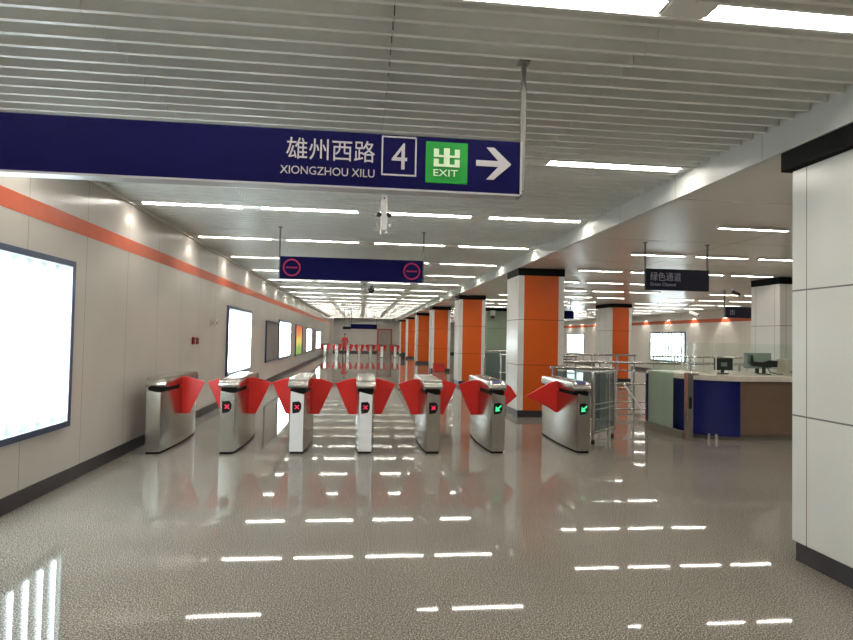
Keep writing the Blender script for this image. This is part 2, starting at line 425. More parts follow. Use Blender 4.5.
# ------------------------------------------------------------------ lightboxes along the wall
def lightbox(name, label, y0, y1, z0, z1, kind, wall=XL, ntube=11):
    s = 1 if wall == XL else -1
    D = 0.05                              # depth of the case
    t = thing(name, label, 'lightbox' if kind != 'poster' else 'poster', (wall, (y0 + y1) / 2, z0), 'advertising lightboxes on the walls')
    hy = (y1 - y0) / 2; h = z1 - z0; fw = 0.055
    f = MB()
    def bx(m, xa, xb, a, b, c, d): m.box(min(s * xa, s * xb), max(s * xa, s * xb), a, b, c, d)
    bx(f, 0, D, -hy, hy, 0, fw); bx(f, 0, D, -hy, hy, h - fw, h); bx(f, 0, D, -hy, -hy + fw, fw, h - fw); bx(f, 0, D, hy - fw, hy, fw, h - fw)
    f.build('frame', 'box_frame_blue', t)
    p = MB(); bx(p, 0.004, 0.012, -hy + fw, hy - fw, fw, h - fw)
    if kind == 'lit':
        a = 0.045
        # white reflector tray: back and four inner sides
        bx(p, 0.012, a, -hy + fw, -hy + fw + 0.006, fw, h - fw); bx(p, 0.012, a, hy - fw - 0.006, hy - fw, fw, h - fw)
        bx(p, 0.012, a, -hy + fw, hy - fw, fw, fw + 0.006); bx(p, 0.012, a, -hy + fw, hy - fw, h - fw - 0.006, h - fw)
        p.build('reflector', 'box_reflector', t)
        for i in range(ntube):
            yy = -hy + fw + (2 * hy - 2 * fw) * (i + 0.5) / ntube
            q = MB(); q.tube([(s * 0.034, yy, fw + 0.05), (s * 0.034, yy, h - fw - 0.05)], 0.014, 8); q.build('tube', 'box_tube', t, smooth=True)
    elif kind == 'unlit': p.build('back_panel', 'box_unlit', t)
    else: p.build('print', 'poster_print', t)
    return t
lightbox('lightbox', 'large glowing white lightbox closest on the panelled wall, cut by the frame', 3.62, 6.34, 0.60, 2.285, 'lit')
lightbox('lightbox', 'glowing white lightbox on the wall just past the first gates', 13.3, 16.05, 0.62, 2.20, 'lit')
lightbox('lightbox', 'unlit grey box on the wall joined to a glowing one', 18.55, 21.35, 0.68, 2.0, 'unlit')
lightbox('lightbox', 'glowing lightbox joined to the unlit grey box', 21.4, 24.7, 0.66, 2.12, 'lit')
lightbox('advert_lightbox', 'orange and yellow-green advertisement on the panelled wall', 26.7, 29.6, 0.60, 2.05, 'poster')
lightbox('lightbox', 'glowing lightbox just past the orange and green advertisement', 31.7, 34.75, 0.62, 2.0, 'lit')
lightbox('lightbox', 'unlit grey box before the last glowing lightbox', 34.9, 38.3, 0.62, 1.95, 'unlit')
lightbox('lightbox', 'last glowing lightbox on the panelled wall near the far gates', 38.5, 42.2, 0.62, 1.9, 'lit')
lightbox('lightbox', 'glowing white lightbox on the far side wall above the service counter glass', 26.4, 29.8, 0.58, 2.10, 'lit', XR)
lightbox('lightbox', 'glowing white lightbox on far side wall between the two orange columns', 39.2, 42.6, 0.6, 2.1, 'lit', XR)
# alarm points on the wall
def wall_device(name, label, cat, y, z, w, h, red):
    t = thing(name, label, cat, (XL, y, z))
    b = MB(); b.box(0, 0.035, -w / 2, w / 2, 0, h); b.build('case', red, t, bevel=0.006)
    b = MB(); b.box(0.03, 0.042, -w / 4, w / 4, h * 0.25, h * 0.7); b.build('button_plate', 'device_black', t)
    b = MB(); b.tube([(0.042, 0, h * 0.47), (0.05, 0, h * 0.47)], w * 0.14, 10); b.build('button', 'plastic_white', t)
wall_device('mounted_call_point', 'small red fire call point on the wall above the first gates', 'alarm', 10.75, 1.37, 0.11, 0.13, 'alarm_red')
wall_device('mounted_call_point', 'small red fire call point on the wall, lower one beside its twin', 'alarm', 11.0, 1.37, 0.09, 0.12, 'alarm_red')
wall_device('mounted_alarm_sounder', 'tiny pale alarm sounder higher on the wall before the second lightbox', 'alarm', 11.95, 1.72, 0.10, 0.13, 'device_beige')
wall_device('mounted_alarm_lamp', 'tiny pale alarm lamp beside the higher alarm sounder', 'alarm', 12.3, 1.72, 0.10, 0.14, 'plastic_white')

# ------------------------------------------------------------------ hanging signs
def hanger(parent, x, z0, z1, w=0.022, y=0.0):
    b = MB(); b.box(x - w / 2, x + w / 2, y - w / 2, y + w / 2, z0, z1); b.box(x - w * 1.3, x + w * 1.3, y - w * 1.3, y + w * 1.3, z1 - 0.012, z1)
    return b.build('hanger_rod', 'rod_grey', parent)
# main exit sign
YS = 3.34; zb, zt = 2.438, 2.752; XE = 0.91; XW = -2.7; TH = 0.09
t = thing('hanging_exit_sign', 'long navy sign overhead pointing to exit 4 with white arrow', 'sign', (0, YS, zb), 'navy signs hung from the ceiling')
H = zt - zb
b = MB(); b.box(XW, XE, 0, TH, 0, H); b.build('panel', 'sign_navy', t)
b = MB(); b.box(XW, XE + 0.012, -0.006, TH + 0.006, -0.012, 0.0); b.box(XE, XE + 0.012, -0.006, TH + 0.006, -0.012, H); b.build('edge_trim', 'sign_alloy', t)
hanger(t, XE + 0.026, 0.03, ZS - zb + 0.02, 0.026, TH / 2); hanger(t, -2.55, H, ZS - zb + 0.02, 0.026, TH / 2)
from_img = 3.34 / 4.35     # the lettering below was measured on a plane 4.35 m away
def sx_(x): return x * from_img
def sz_(z): return 1.58 + (z - 1.58) * from_img - zb
text('雄州西路', sz_(3.035) - sz_(2.875), sx_(-0.59), sz_(2.885), 'sign_white', t, -0.002, width=sx_(0.065) - sx_(-0.59))
text('XIONGZHOU XILU', sz_(2.835) - sz_(2.775), sx_(-0.63), sz_(2.772), 'sign_white', t, -0.002, width=sx_(0.065) - sx_(-0.63))
a0, a1, c0, c1 = sx_(0.115), sx_(0.38), sz_(2.795), sz_(3.095); w = 0.0085
b = MB()
for q in ((a0, a1, c0, c0 + w), (a0, a1, c1 - w, c1), (a0, a0 + w, c0, c1), (a1 - w, a1, c0, c1)): b.box(q[0], q[1], -0.004, 0, q[2], q[3])
b.build('number_box', 'sign_white', t)
text('4', (c1 - c0) * 0.66, a0 + (a1 - a0) * 0.29, c0 + (c1 - c0) * 0.17, 'sign_white', t, -0.002, width=(a1 - a0) * 0.44)
g0, g1, h0, h1 = sx_(0.45), sx_(0.772), sz_(2.755), sz_(3.07)
b = MB(); b.box(g0, g1, -0.004, 0, h0, h1); o = b.build('exit_panel', 'sign_green', t); o['label'] = 'green exit square'
gw, gh = g1 - g0, h1 - h0
text('EXIT', gh * 0.16, g0 + gw * 0.19, h0 + gh * 0.17, 'sign_exit_text', t, -0.006, width=gw * 0.58)
b = MB()
def gb(u0, u1, v0, v1): b.box(g0 + gw * u0, g0 + gw * u1, -0.008, -0.004, h0 + gh * v0, h0 + gh * v1)
gb(.43, .57, .40, .85); gb(.19, .31, .68, .83); gb(.69, .81, .68, .83); gb(.19, .43, .63, .68); gb(.57, .81, .63, .68); gb(.19, .31, .46, .585); gb(.69, .81, .46, .585); gb(.19, .43, .40, .46); gb(.57, .81, .40, .46)
b.build('exit_character', 'sign_exit_text', t)
r0, r1 = sx_(0.84), sx_(1.115); zm = sz_(2.925); aw = 0.017
b = MB(); b.box(r0, r1 - 0.03, -0.005, 0, zm - aw, zm + aw)
fy = lambda u, v, d: Vector((u, d, v))
tip = r1
for s in (-1, 1):
    b.prism([(tip, zm), (tip - 0.105, zm + s * 0.095), (tip - 0.15, zm + s * 0.095), (tip - 0.062, zm)], fy, -0.0055, 0)
b.build('arrow', 'sign_white', t)

def ring(m, cx, cz, r, w, y0, y1, seg=40):
    for k in range(seg):
        a, c = 2 * PI * k / seg, 2 * PI * (k + 1) / seg
        m.prism([(cx + r * math.cos(a), cz + r * math.sin(a)), (cx + r * math.cos(c), cz + r * math.sin(c)), (cx + (r - w) * math.cos(c), cz + (r - w) * math.sin(c)), (cx + (r - w) * math.cos(a), cz + (r - w) * math.sin(a))], fy, y0, y1)
# no-entry sign over the gates
Y2 = 9.08; z2b, z2t = 2.44, 2.785
t = thing('hanging_no_entry_sign', 'navy sign over the gates with two red no-entry rings', 'sign', (-0.175, Y2, z2b), 'navy signs hung from the ceiling')
b = MB(); b.box(-1.105, 1.105, 0, 0.07, 0, z2t - z2b); b.build('panel', 'sign_navy', t, bevel=0.004)
for s in (-1, 1):
    hanger(t, s * 1.115 - 0.0, 0.0, ZS - z2b, 0.022, 0.035)
    cx = -0.925 if s < 0 else 0.93; cz = (z2t - z2b) / 2
    b = MB(); ring(b, cx, cz, 0.135, 0.024, -0.004, 0); b.box(cx - 0.085, cx + 0.085, -0.004, 0, cz - 0.011, cz + 0.011); b.build('no_entry_ring', 'sign_ring', t)
# green-channel sign over the side gate
Y3 = 8.0; z3b, z3t = 2.335, 2.645
t = thing('hanging_channel_sign', 'dark hanging sign with grey Chinese lettering over the side gate', 'sign', (4.08, Y3, z3b), 'navy signs hung from the ceiling')
b = MB(); b.box(0, 0.975, 0, 0.07, 0, z3t - z3b); b.build('panel', 'sign_black', t, bevel=0.004)
hanger(t, 0.0, 0.0, ZC - z3b, 0.02, 0.035); hanger(t, 0.965, 0.3, ZC - z3b, 0.02, 0.035)
text('绿色通道', 0.125, 0.065, 0.135, 'sign_grey_text', t, -0.002, width=0.47)
text('Green Channel', 0.05, 0.065, 0.06, 'sign_grey_text', t, -0.002, width=0.39)
# small dark signs deeper in
t = thing('hanging_direction_sign', 'small dark hanging sign with one pale character beside the counter column', 'sign', (9.98, 15.0, 2.29), 'navy signs hung from the ceiling')
b = MB(); b.box(0, 1.3, 0, 0.08, 0, 0.31); b.build('panel', 'sign_black', t)
hanger(t, -0.02, 0, ZC - 2.29, 0.03, 0.04); hanger(t, 1.31, 0, ZC - 2.29, 0.03, 0.04)
text('出', 0.15, 0.12, 0.08, 'sign_grey_text', t, -0.002)
t = thing('hanging_direction_sign', 'small blue hanging sign showing just past the first orange column', 'sign', (6.5, 20.0, 2.34), 'navy signs hung from the ceiling')
b = MB(); b.box(0, 1.0, 0, 0.08, 0, 0.29); b.build('panel', 'sign_navy', t)
hanger(t, 0.1, 0.29, ZC - 2.34, 0.025, 0.04); hanger(t, 0.9, 0.29, ZC - 2.34, 0.025, 0.04)
# far signs
t = thing('hanging_far_sign', 'small dark sign hanging above the distant red gates', 'sign', (0.1, 43.4, 2.10), 'navy signs hung from the ceiling')
b = MB(); b.box(-0.95, 1.0, 0, 0.1, 0, 0.36); b.build('panel', 'sign_navy', t)
hanger(t, -0.9, 0.36, ZS - 2.10, 0.04, 0.05); hanger(t, 0.95, 0.36, ZS - 2.10, 0.04, 0.05)
t = thing('hanging_far_sign', 'shorter dark sign hanging beside the distant gate sign', 'sign', (-1.15, 44.2, 2.06), 'navy signs hung from the ceiling')
b = MB(); b.box(-0.3, 0.3, 0, 0.1, 0, 0.22); b.build('panel', 'sign_black', t)
hanger(t, -0.2, 0.22, ZS - 2.06, 0.03, 0.05); hanger(t, 0.2, 0.22, ZS - 2.06, 0.03, 0.05)

# ------------------------------------------------------------------ devices under the ceilings
t = thing('hanging_camera_mast', 'white drop mast with two black cameras under the exit sign', 'camera', (0.205, 6.2, 2.69))
b = MB(); b.box(-0.038, 0.038, -0.012, 0.012, 0.03, ZS - 2.69 + 0.02); b.build('mast', 'plastic_white', t, bevel=0.003)
for s in (-1, 1):
    b = MB(); b.tube([(s * 0.05, -0.05, 0.185), (s * 0.062, 0.06, 0.2)], 0.024, 12); b.build('camera_head', 'device_black', t, smooth=True)
    b = MB(); b.tube([(s * 0.03, 0, 0.0), (s * 0.03, 0, 0.06), (s * 0.07, 0, 0.06), (s * 0.075, 0, 0.10)], 0.013, 8)
    b.tube([(s * 0.03, -0.05, 0.0), (s * 0.03, 0.05, 0.0)], 0.012, 8); b.build('cable_hook', 'plastic_white', t, smooth=True)
b = MB(); b.box(-0.009, 0.009, -0.016, -0.012, 0.36, 0.378); b.build('sensor_slot', 'device_black', t)
t = thing('hanging_dome_camera', 'small black dome camera on a thin drop rod below the no-entry sign', 'camera', (0.18, 12.8, 2.53))
b = MB(); b.tube([(0, 0, 0.1), (0, 0, ZS - 2.53)], 0.013, 8); b.build('drop_rod', 'rail_steel', t)
b = MB(); b.ball((0, 0, 0.07), 0.075, (1, 1, 1)); b.build('dome', 'device_black', t, smooth=True)
b = MB(); b.tube([(0, 0, 0.09), (0, 0, 0.15)], [0.075, 0.04], 14); b.build('collar', 'device_black', t, smooth=True)
def bullet_cam(x, y, z, label, top, dark=False, flip=1):
    t = thing('hanging_bullet_camera', label, 'camera', (x, y, z))
    b = MB(); b.tube([(0, 0, 0.05), (0, 0, top - z)], 0.03, 8); b.build('drop_pole', 'plastic_white', t, smooth=True)
    b = MB(); b.obox((flip * 0.16, -0.02, 0.0), (0.93, 0, -0.36 * flip) if flip > 0 else (0.93, 0, 0.36), (0, 1, 0), (0.36 * flip, 0, 0.93) if flip > 0 else (-0.36, 0, 0.93), (0.2, 0.06, 0.06))
    b.build('camera_body', 'device_black' if dark else 'plastic_white', t)
    b = MB(); b.ball((flip * 0.34, -0.04, -0.07), 0.055); b.build('lens', 'device_black', t, smooth=True)
    return t
bullet_cam(12.45, 21.0, 2.70, 'white bullet camera on a drop pole near the far side wall', ZC)
t = bullet_cam(9.62, 14.2, 2.90, 'dark bullet camera close under the ceiling by the counter column', 2.90 + (ZC - 2.90) / 0.55, True); t.scale = (0.55, 0.55, 0.55)
t = thing('mounted_camera', 'pale wall camera high on the green enclosure', 'camera', (6.1, 27.0, 2.55))
b = MB(); b.box(-0.1, 0.1, -0.3, 0, 0.1, 0.35); b.build('bracket', 'plastic_white', t, bevel=0.01)
b = MB(); b.ball((0, -0.22, 0.06), 0.1); b.build('dome', 'device_black', t, smooth=True)

# ------------------------------------------------------------------ ticket gates
GL = 1.62
def gate_body(t, face_mat='brushed_steel'):
    # cabinet: boat-shaped in plan, standing on an inset foot
    pl = [(0.0, 0.088), (0.05, 0.096), (0.3, 0.118), (0.55, 0.132), (0.81, 0.137), (1.07, 0.132), (1.32, 0.118), (1.57, 0.096), (GL, 0.088)]
    out = [(-w, y) for y, w in pl] + [(w, y) for y, w in reversed(pl)]
    b = MB(); b.prism(out, lambda u, v, d: Vector((u, v, d)), 0.03, 0.80); b.build('cabinet', 'brushed_steel', t, smooth=True)
    foot = [(u * 0.93, 0.015 + v * (GL - 0.03) / GL) for u, v in out]
    b = MB(); b.prism(foot, lambda u, v, d: Vector((u, v, d)), 0, 0.03); b.build('foot', 'matt_black', t)
    # recess between cabinet and hood
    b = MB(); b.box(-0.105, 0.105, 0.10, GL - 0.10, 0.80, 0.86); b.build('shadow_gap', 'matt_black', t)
    # hood with bullnose ends
    prof = []
    for k in range(9):
        a = PI + k * PI / 16 - 0.2
        a = PI * 1.06 - k * PI * 0.56 / 8
        prof.append((0.185 + 0.13 * math.cos(a), 0.895 + 0.09 * math.sin(a)))
    prof = [(0.085, 0.855)] + prof + [(GL - y, z) for y, z in reversed(prof)] + [(GL - 0.085, 0.855)]
    b = MB(); b.prism(prof, lambda u, v, d: Vector((d, u, v)), -0.13, 0.13)
    b.build('hood', 'brushed_steel', t, bevel=0.004, smooth=True)
    # front plate with slanted top edge
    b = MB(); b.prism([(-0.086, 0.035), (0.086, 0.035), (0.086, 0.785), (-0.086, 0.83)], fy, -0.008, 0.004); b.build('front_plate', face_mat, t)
    b = MB(); b.tube([(0.09, -0.002, 0.035), (0.09, -0.002, 0.785)], 0.006, 8); b.build('edge_strip', 'polished_steel', t)
def gate_display(t, kind):
    o = [(-0.062, 0.69), (0.025, 0.698), (0.056, 0.665), (0.056, 0.60), (0.03, 0.55), (-0.056, 0.535), (-0.062, 0.60)]
    b = MB(); b.prism(o, fy, -0.014, -0.008); d = b.build('display', 'display_black', t)
    b = MB(); cx, cz = 0.0, 0.622; y = -0.016
    if kind == 'red':
        for s in (-1, 1):
            dr = Vector((0.707, 0, 0.707 * s)); b.obox((cx, y, cz), dr, (0, 1, 0), dr.cross(Vector((0, 1, 0))), (0.036, 0.002, 0.0065))
        e = b.build('cross_symbol', 'led_red', d)
    else:
        dr = Vector((0.72, 0, 0.69)); b.obox((cx + 0.012, y, cz + 0.012), dr, (0, 1, 0), dr.cross(Vector((0, 1, 0))), (0.036, 0.002, 0.010))
        b.prism([(cx - 0.042, cz - 0.045), (cx + 0.028, cz - 0.035), (cx - 0.036, cz + 0.03)], fy, y - 0.002, y + 0.002)
        e = b.build('arrow_symbol', 'led_green', d)
    return d
def flap_pts(wide):
    if wide: return [(-0.03, 0.955), (0.02, 0.955), (0.13, 0.925), (0.24, 0.86), (wide, 0.715), (0.16, 0.56), (0.03, 0.475), (-0.03, 0.46)]
    return [(-0.03, 0.955), (0.06, 0.955), (0.17, 0.932), (0.315, 0.88), (0.115, 0.43), (-0.03, 0.43)]
def gate_flap(t, side, wide=None):
    b = MB(); b.prism([(side * (0.125 + u), v) for u, v in flap_pts(wide)], fy, 0.74, 0.775)
    return b.build('flap', 'flap_red', t, bevel=0.005)
def gate(x, y, label, disp=None, flaps=(-1, 1), lcd=False, wideL=None, wideR=None, rz=0, face='brushed_steel'):
    t = thing('ticket_gate', label, 'ticket gate', (x, y, 0), 'row of steel ticket gates', rz)
    gate_body(t, face)
    if disp: gate_display(t, disp)
    for s in flaps: gate_flap(t, s, wideL if s < 0 else wideR)
    if lcd:
        n = Vector((0, -0.5, 0.866)); b = MB(); b.obox((0, 0.12, 0.974), (1, 0, 0), (0, 0.914, 0.406), (0, -0.406, 0.914), (0.055, 0.035, 0.006)); b.build('ticket_screen', 'lcd_violet', t)
        for s in (-1, 1):
            b = MB(); b.ball((s * 0.085, 0.105, 0.967), 0.010); b.build('indicator_lamp', 'led_white', t, smooth=True)
        b = MB(); b.box(-0.075, 0.075, 0.3, 0.5, 0.984, 0.99); b.build('card_reader', 'display_black', t)
    return t
GY = 7.87
gate(-2.66, GY, 'steel ticket gate standing against the lightbox wall, one red flap', None, (1,))
gate(-1.735, GY, 'steel ticket gate with red cross, second from the lightbox wall', 'red')
gate(-0.835, GY, 'steel ticket gate with front plate coloured bright white, third from the lightbox wall', 'red', face='plate_bright_white')
gate(0.07, GY, 'steel ticket gate with front plate coloured bright white in the middle of the row', 'red', face='plate_bright_white')
gate(0.99, GY, 'steel ticket gate with red cross beside the green-arrow gate', 'red')
gate(1.89, GY, 'steel ticket gate with green arrow before the white and orange column', 'green', (-1, 1), True, None, 0.34)
gate(3.115, GY, 'steel ticket gate with green arrow beside the wheeled swing gate', 'green', (-1,), True, 0.50, None)
# far gate line: same machines, plain copies
names = ['against the wall', 'second from the wall', 'third from the wall, in front of the person in red', 'fourth from the wall', 'fifth from the wall', 'front coloured bright white, beside the red flaps', 'front coloured bright white, alone near the columns']
xs = [-2.7, -1.86, -1.02, -0.18, 0.66, 1.5, 2.5]
far = thing('ticket_gate', '', 'ticket gate', group='distant ticket gates')
b = MB(); pl = [(-0.1, 0), (-0.14, 0.8), (-0.1, 1.6), (0.1, 1.6), (0.14, 0.8), (0.1, 0)]
b.prism(pl, lambda u, v, d: Vector((u, v, d)), 0, 0.82); b.build('cabinet', 'brushed_steel', far)
b = MB(); b.prism([(0.06, 0.84), (0.05, 0.93), (0.15, 0.99), (1.45, 0.99), (1.55, 0.93), (1.54, 0.84)], lambda u, v, d: Vector((d, u, v)), -0.13, 0.13); b.build('hood', 'brushed_steel', far)
for s in (-1, 1):
    b = MB(); b.prism([(s * (0.12 + u * 0.9), v) for u, v in flap_pts(None)], fy, 0.7, 0.735); b.build('flap', 'flap_red', far)
for i, x in enumerate(xs):
    o = far if i == 0 else copy_tree(far)
    o.location = (x, 43.6, 0)
    if i >= 5:
        b = MB(); b.box(-0.098, 0.098, -0.012, 0.0, 0.03, 0.82); b.build('front_plate', 'plate_bright_white', o)
    o['label'] = 'distant steel ticket gate, ' + names[i]

# wheeled glazed swing gate beside the last ticket gate
t = thing('swing_gate', 'wheeled steel swing gate with glass leaf beside the last ticket gate', 'gate', (3.5, 8.5, 0), None, math.atan2(0.62, 0.62))
W = 0.88
for x in (0.02, W):
    b = MB(); b.tube([(x, 0, 0.13), (x, 0, 1.09)], 0.021, 12); b.build('post', 'rail_steel', t, smooth=True)
for z in (0.17, 0.52, 0.60, 1.09):
    b = MB(); b.tube([(0.0, 0, z), (W + 0.02, 0, z)], 0.02 if z > 1 or z < 0.3 else 0.011, 10); b.build('rail', 'rail_steel', t, smooth=True)
for x in (0.07, 0.66):
    b = MB(); b.tube([(x, 0, 0.17), (x, 0, 1.07)], 0.011, 8); b.build('upright', 'rail_steel', t, smooth=True)
b = MB(); b.box(0.05, W - 0.03, -0.005, 0.005, 0.2, 1.06); b.build('glass_leaf', 'smoked_glass', t)
for x in (0.03, W - 0.06):
    b = MB(); b.tube([(x, 0, 0.06), (x, 0, 0.15)], 0.013, 8); k = b.build('caster', 'rail_steel', t)
    b = MB(); b.tube([(x, -0.014, 0.04), (x, 0.014, 0.04)], 0.04, 14); b.build('wheel', 'rubber', k, smooth=True)
# short fixed rail it closes against
t = thing('gate_stop_rail', 'short steel handrail running behind the last green-arrow gate', 'railing', (3.25, 9.75, 0))
for x in (0.05, 1.05):
    b = MB(); b.tube([(x, 0, 0), (x, 0, 1.10)], 0.021, 12); b.build('post', 'rail_steel', t, smooth=True)
b = MB(); b.tube([(0, 0, 1.10), (1.15, 0, 1.10)], 0.028, 12); b.build('handrail', 'rail_steel', t, smooth=True)
b = MB(); b.tube([(0.05, 0, 0.2), (1.05, 0, 0.2)], 0.014, 10); b.build('lower_rail', 'rail_steel', t, smooth=True)
b = MB(); b.box(0.1, 1.0, -0.005, 0.005, 0.24, 1.04); b.build('glass_infill', 'smoked_glass', t)

# steel railings behind
def railing(label, x0, x1, y, posts, h=1.12, braces=(), pickets=0, loc=None, rz=0, hoops=()):
    t = thing('railing', label, 'railing', (x0, y, 0), 'stainless railings behind the gates', rz)
    L = x1 - x0
    for p in posts:
        b = MB(); b.tube([(p, 0, 0), (p, 0, h)], 0.024, 12); b.build('post', 'rail_steel', t, smooth=True)
    b = MB(); b.tube([(0, 0, h), (L, 0, h)], 0.032, 12); b.build('handrail', 'rail_steel', t, smooth=True)
    for z in (0.22, 0.06, 0.62):
        b = MB(); b.tube([(0, 0, z), (L, 0, z)], 0.018, 10); b.build('rail', 'rail_steel', t, smooth=True)
    for p, d in braces:
        b = MB(); b.tube([(p, -0.01, 0.62), (p + d, -0.01, 0.06)], 0.02, 10); b.build('brace', 'plastic_white', t, smooth=True)
    for k in range(pickets):
        xx = L * (k + 0.5) / pickets
        b = MB(); b.tube([(xx, 0, 0.62), (xx, 0, h)], 0.011, 8); b.build('picket', 'rail_steel', t, smooth=True)
    for p in hoops:
        b = MB(); pts = [(p, 0, h)] + [(p + 0.14 - 0.14 * math.cos(a * PI / 8), 0, h + 0.18 * math.sin(a * PI / 8)) for a in range(9)] + [(p + 0.28, 0, h)]
        b.tube(pts, 0.016, 8); b.build('hoop', 'rail_steel', t, smooth=True)
    return t
railing('long steel railing with a slanting brace between swing gate and counter', 4.15, 8.9, 12.5, [0.3, 1.15, 1.95, 3.1, 4.5], 1.10, ((1.72, 0.42),), 0)
railing('steel railing with pickets and hoops in front of the second-row column', 6.6, 9.0, 18.3, [0.05, 0.9, 1.75, 2.35], 1.12, (), 6, hoops=(0.75,))
railing('steel railing with pickets, past the second-row orange column', 9.2, 13.2, 17.6, [0.05, 1.3, 2.6, 3.9], 1.12, (), 8)
railing('steel railing between the first two orange columns', 3.9, 6.2, 16.2, [0.05, 0.75, 1.5, 2.25], 1.12, (), 6)
# glazed panel by the second column
t = thing('glass_barrier', 'glass barrier panel in steel frame between the first two orange columns', 'barrier', (3.75, 17.5, 0))
for x in (0, 0.75, 1.35):
    b = MB(); b.tube([(x, 0, 0), (x, 0, 1.2)], 0.022, 10); b.build('post', 'rail_steel', t, smooth=True)
for x0, x1 in ((0.03, 0.72), (0.78, 1.32)):
    b = MB(); b.box(x0, x1, -0.005, 0.005, 0.1, 1.15); b.build('glass_pane', 'smoked_glass', t)
b = MB(); b.tube([(0, 0, 1.2), (1.35, 0, 1.2)], 0.024, 10); b.build('top_rail', 'rail_steel', t, smooth=True)

# ------------------------------------------------------------------ service counter
t = thing('service_counter', 'service counter with curved blue front, brown side and pale top', 'counter', (0, 0, 0))
R = 0.72; cxc, cyc = 6.13, 9.55      # centre of the rounded corner
arc = [(cxc + R * math.cos(a), cyc + R * math.sin(a)) for a in [PI + (PI / 2) * k / 16 for k in range(17)]]
outer = [(cxc - R, 10.5)] + arc
def offset(pts, d):
    return [(x + d if i == 0 else x + d * (cxc - x) / R, y if i == 0 else y + d * (cyc - y) / R) for i, (x, y) in enumerate(pts)]
vz = lambda u, v, d: Vector((u, v, d))
inner = offset(outer, 0.06)
b = MB(); b.prism(outer + inner[::-1], vz, 0.065, 0.965); o = b.build('curved_front', 'counter_blue', t, smooth=True); o['label'] = 'glossy deep blue curved front'
b = MB(); b.box(cxc + 0.001, 9.3, cyc - R + 0.01, cyc - R + 0.07, 0.09, 0.965); o = b.build('side_front', 'counter_brown', t); o['label'] = 'brown front board'
kick = offset(outer, 0.05); kin = offset(outer, 0.1)
b = MB(); b.prism(kick + [(9.3, cyc - R + 0.05), (9.3, cyc - R + 0.1)] + kin[::-1], vz, 0, 0.09); b.build('kick_plate', 'plinth_stone', t)
topo = offset(outer, -0.035)
b = MB(); b.prism(topo + [(9.3, cyc - R - 0.035), (9.3, cyc + 0.05), (cxc + 0.2, cyc + 0.05), (cxc + 0.02, cyc + 0.2), (cxc, 10.5)], vz, 0.965, 1.05); b.build('counter_top', 'counter_top', t, bevel=0.006)
# chrome feet at the curve
for ang in (232, 241):
    a = math.radians(ang); px, py = cxc + (R - 0.02) * math.cos(a), cyc + (R - 0.02) * math.sin(a)
    b = MB(); b.tube([(px, py, 0), (px, py, 0.10)], 0.03, 14); b.build('chrome_foot', 'polished_steel', t, smooth=True)
# glass screen on the counter
t = thing('counter_glass_screen', 'clear glass screen standing along the counter top', 'screen', (0, 0, 1.05))
for (xa, ya, xb, yb) in ((5.5, 10.4, 5.5, 9.55), (5.52, 9.45, 5.86, 9.12), (5.9, 9.1, 7.3, 9.04), (7.34, 9.04, 9.1, 9.04)):
    d = Vector((xb - xa, yb - ya, 0)); L = d.length; d.normalize()
    b = MB(); b.obox(((xa + xb) / 2, (ya + yb) / 2, 0.265), d, Vector((-d.y, d.x, 0)), (0, 0, 1), (L / 2, 0.005, 0.265)); b.build('glass_pane', 'clear_glass', t)
for (px, py) in ((5.51, 9.5), (5.88, 9.1)):
    b = MB(); b.tube([(px, py, 0), (px, py, 0.5)], 0.011, 10); b.build('clamp_post', 'plastic_white', t, smooth=True)
# frosted glass wing wall with plinth and steel post beside the counter
t = thing('glass_wing_screen', 'tall greenish frosted glass panel on a stone plinth beside the counter', 'screen', (5.27, 9.0, 0))
b = MB(); b.box(-0.05, 0.05, -0.03, 1.25, 0, 0.12); b.build('plinth', 'plinth_stone', t)
b = MB(); b.box(-0.006, 0.006, 0.36, 1.2, 0.12, 1.04); b.build('frosted_pane', 'frosted_glass', t)
b = MB(); b.box(-0.006, 0.006, 0.36, 1.2, 1.042, 1.55); b.build('clear_pane', 'clear_glass', t)
b = MB(); b.box(-0.03, 0.03, 1.2, 1.26, 0.1, 1.0); b.build('dark_edge_post', 'counter_blue', t)
t = thing('gate_post', 'square steel post with lock plate in front of the blue counter', 'post', (5.27, 8.88, 0))
b = MB(); b.box(-0.05, 0.05, -0.05, 0.05, 0, 1.09); b.build('shaft', 'brushed_steel', t, bevel=0.006)
b = MB(); b.box(-0.02, 0.025, -0.058, -0.05, 0.52, 0.7); b.build('lock_plate', 'matt_black', t)
b = MB(); b.box(0.05, 0.16, -0.02, 0.02, 1.05, 1.08); b.build('latch_arm', 'brushed_steel', t)
# things on the counter
t = thing('payment_monitor', 'small dark monitor with pale square on the pale counter top', 'monitor', (6.22, 9.42, 1.05))
b = MB(); b.box(-0.16, 0.16, -0.02, 0.03, 0.065, 0.27); b.build('housing', 'device_black', t, bevel=0.008)
b = MB(); b.box(-0.055, 0.055, -0.026, -0.02, 0.13, 0.20); b.build('label_plate', 'device_teal', t)
b = MB(); b.tube([(0, 0.02, 0.02), (0, 0.02, 0.09)], 0.03, 12); b.build('stand', 'device_black', t)
b = MB(); b.box(-0.07, 0.07, -0.05, 0.07, 0, 0.018); b.build('stand_base', 'device_black', t, bevel=0.004)
t = thing('tilted_screen', 'black tilted screen on a stubby stand at the counter by the white column', 'monitor', (6.97, 9.42, 1.05))
ex, ez = Vector((0.985, 0, 0.09)).normalized(), None
b = MB(); b.prism([(-0.22, 0.14), (0.05, 0.125), (0.24, 0.13), (0.25, 0.245), (0.08, 0.25), (-0.02, 0.21), (-0.2, 0.225), (-0.215, 0.33), (-0.25, 0.34), (-0.27, 0.2)], fy, -0.03, 0.05)
b.build('housing', 'device_black', t, bevel=0.006)
b = MB(); b.tube([(0.02, 0.02, 0.015), (0.02, 0.02, 0.15)], 0.03, 12); b.build('stand', 'device_black', t)
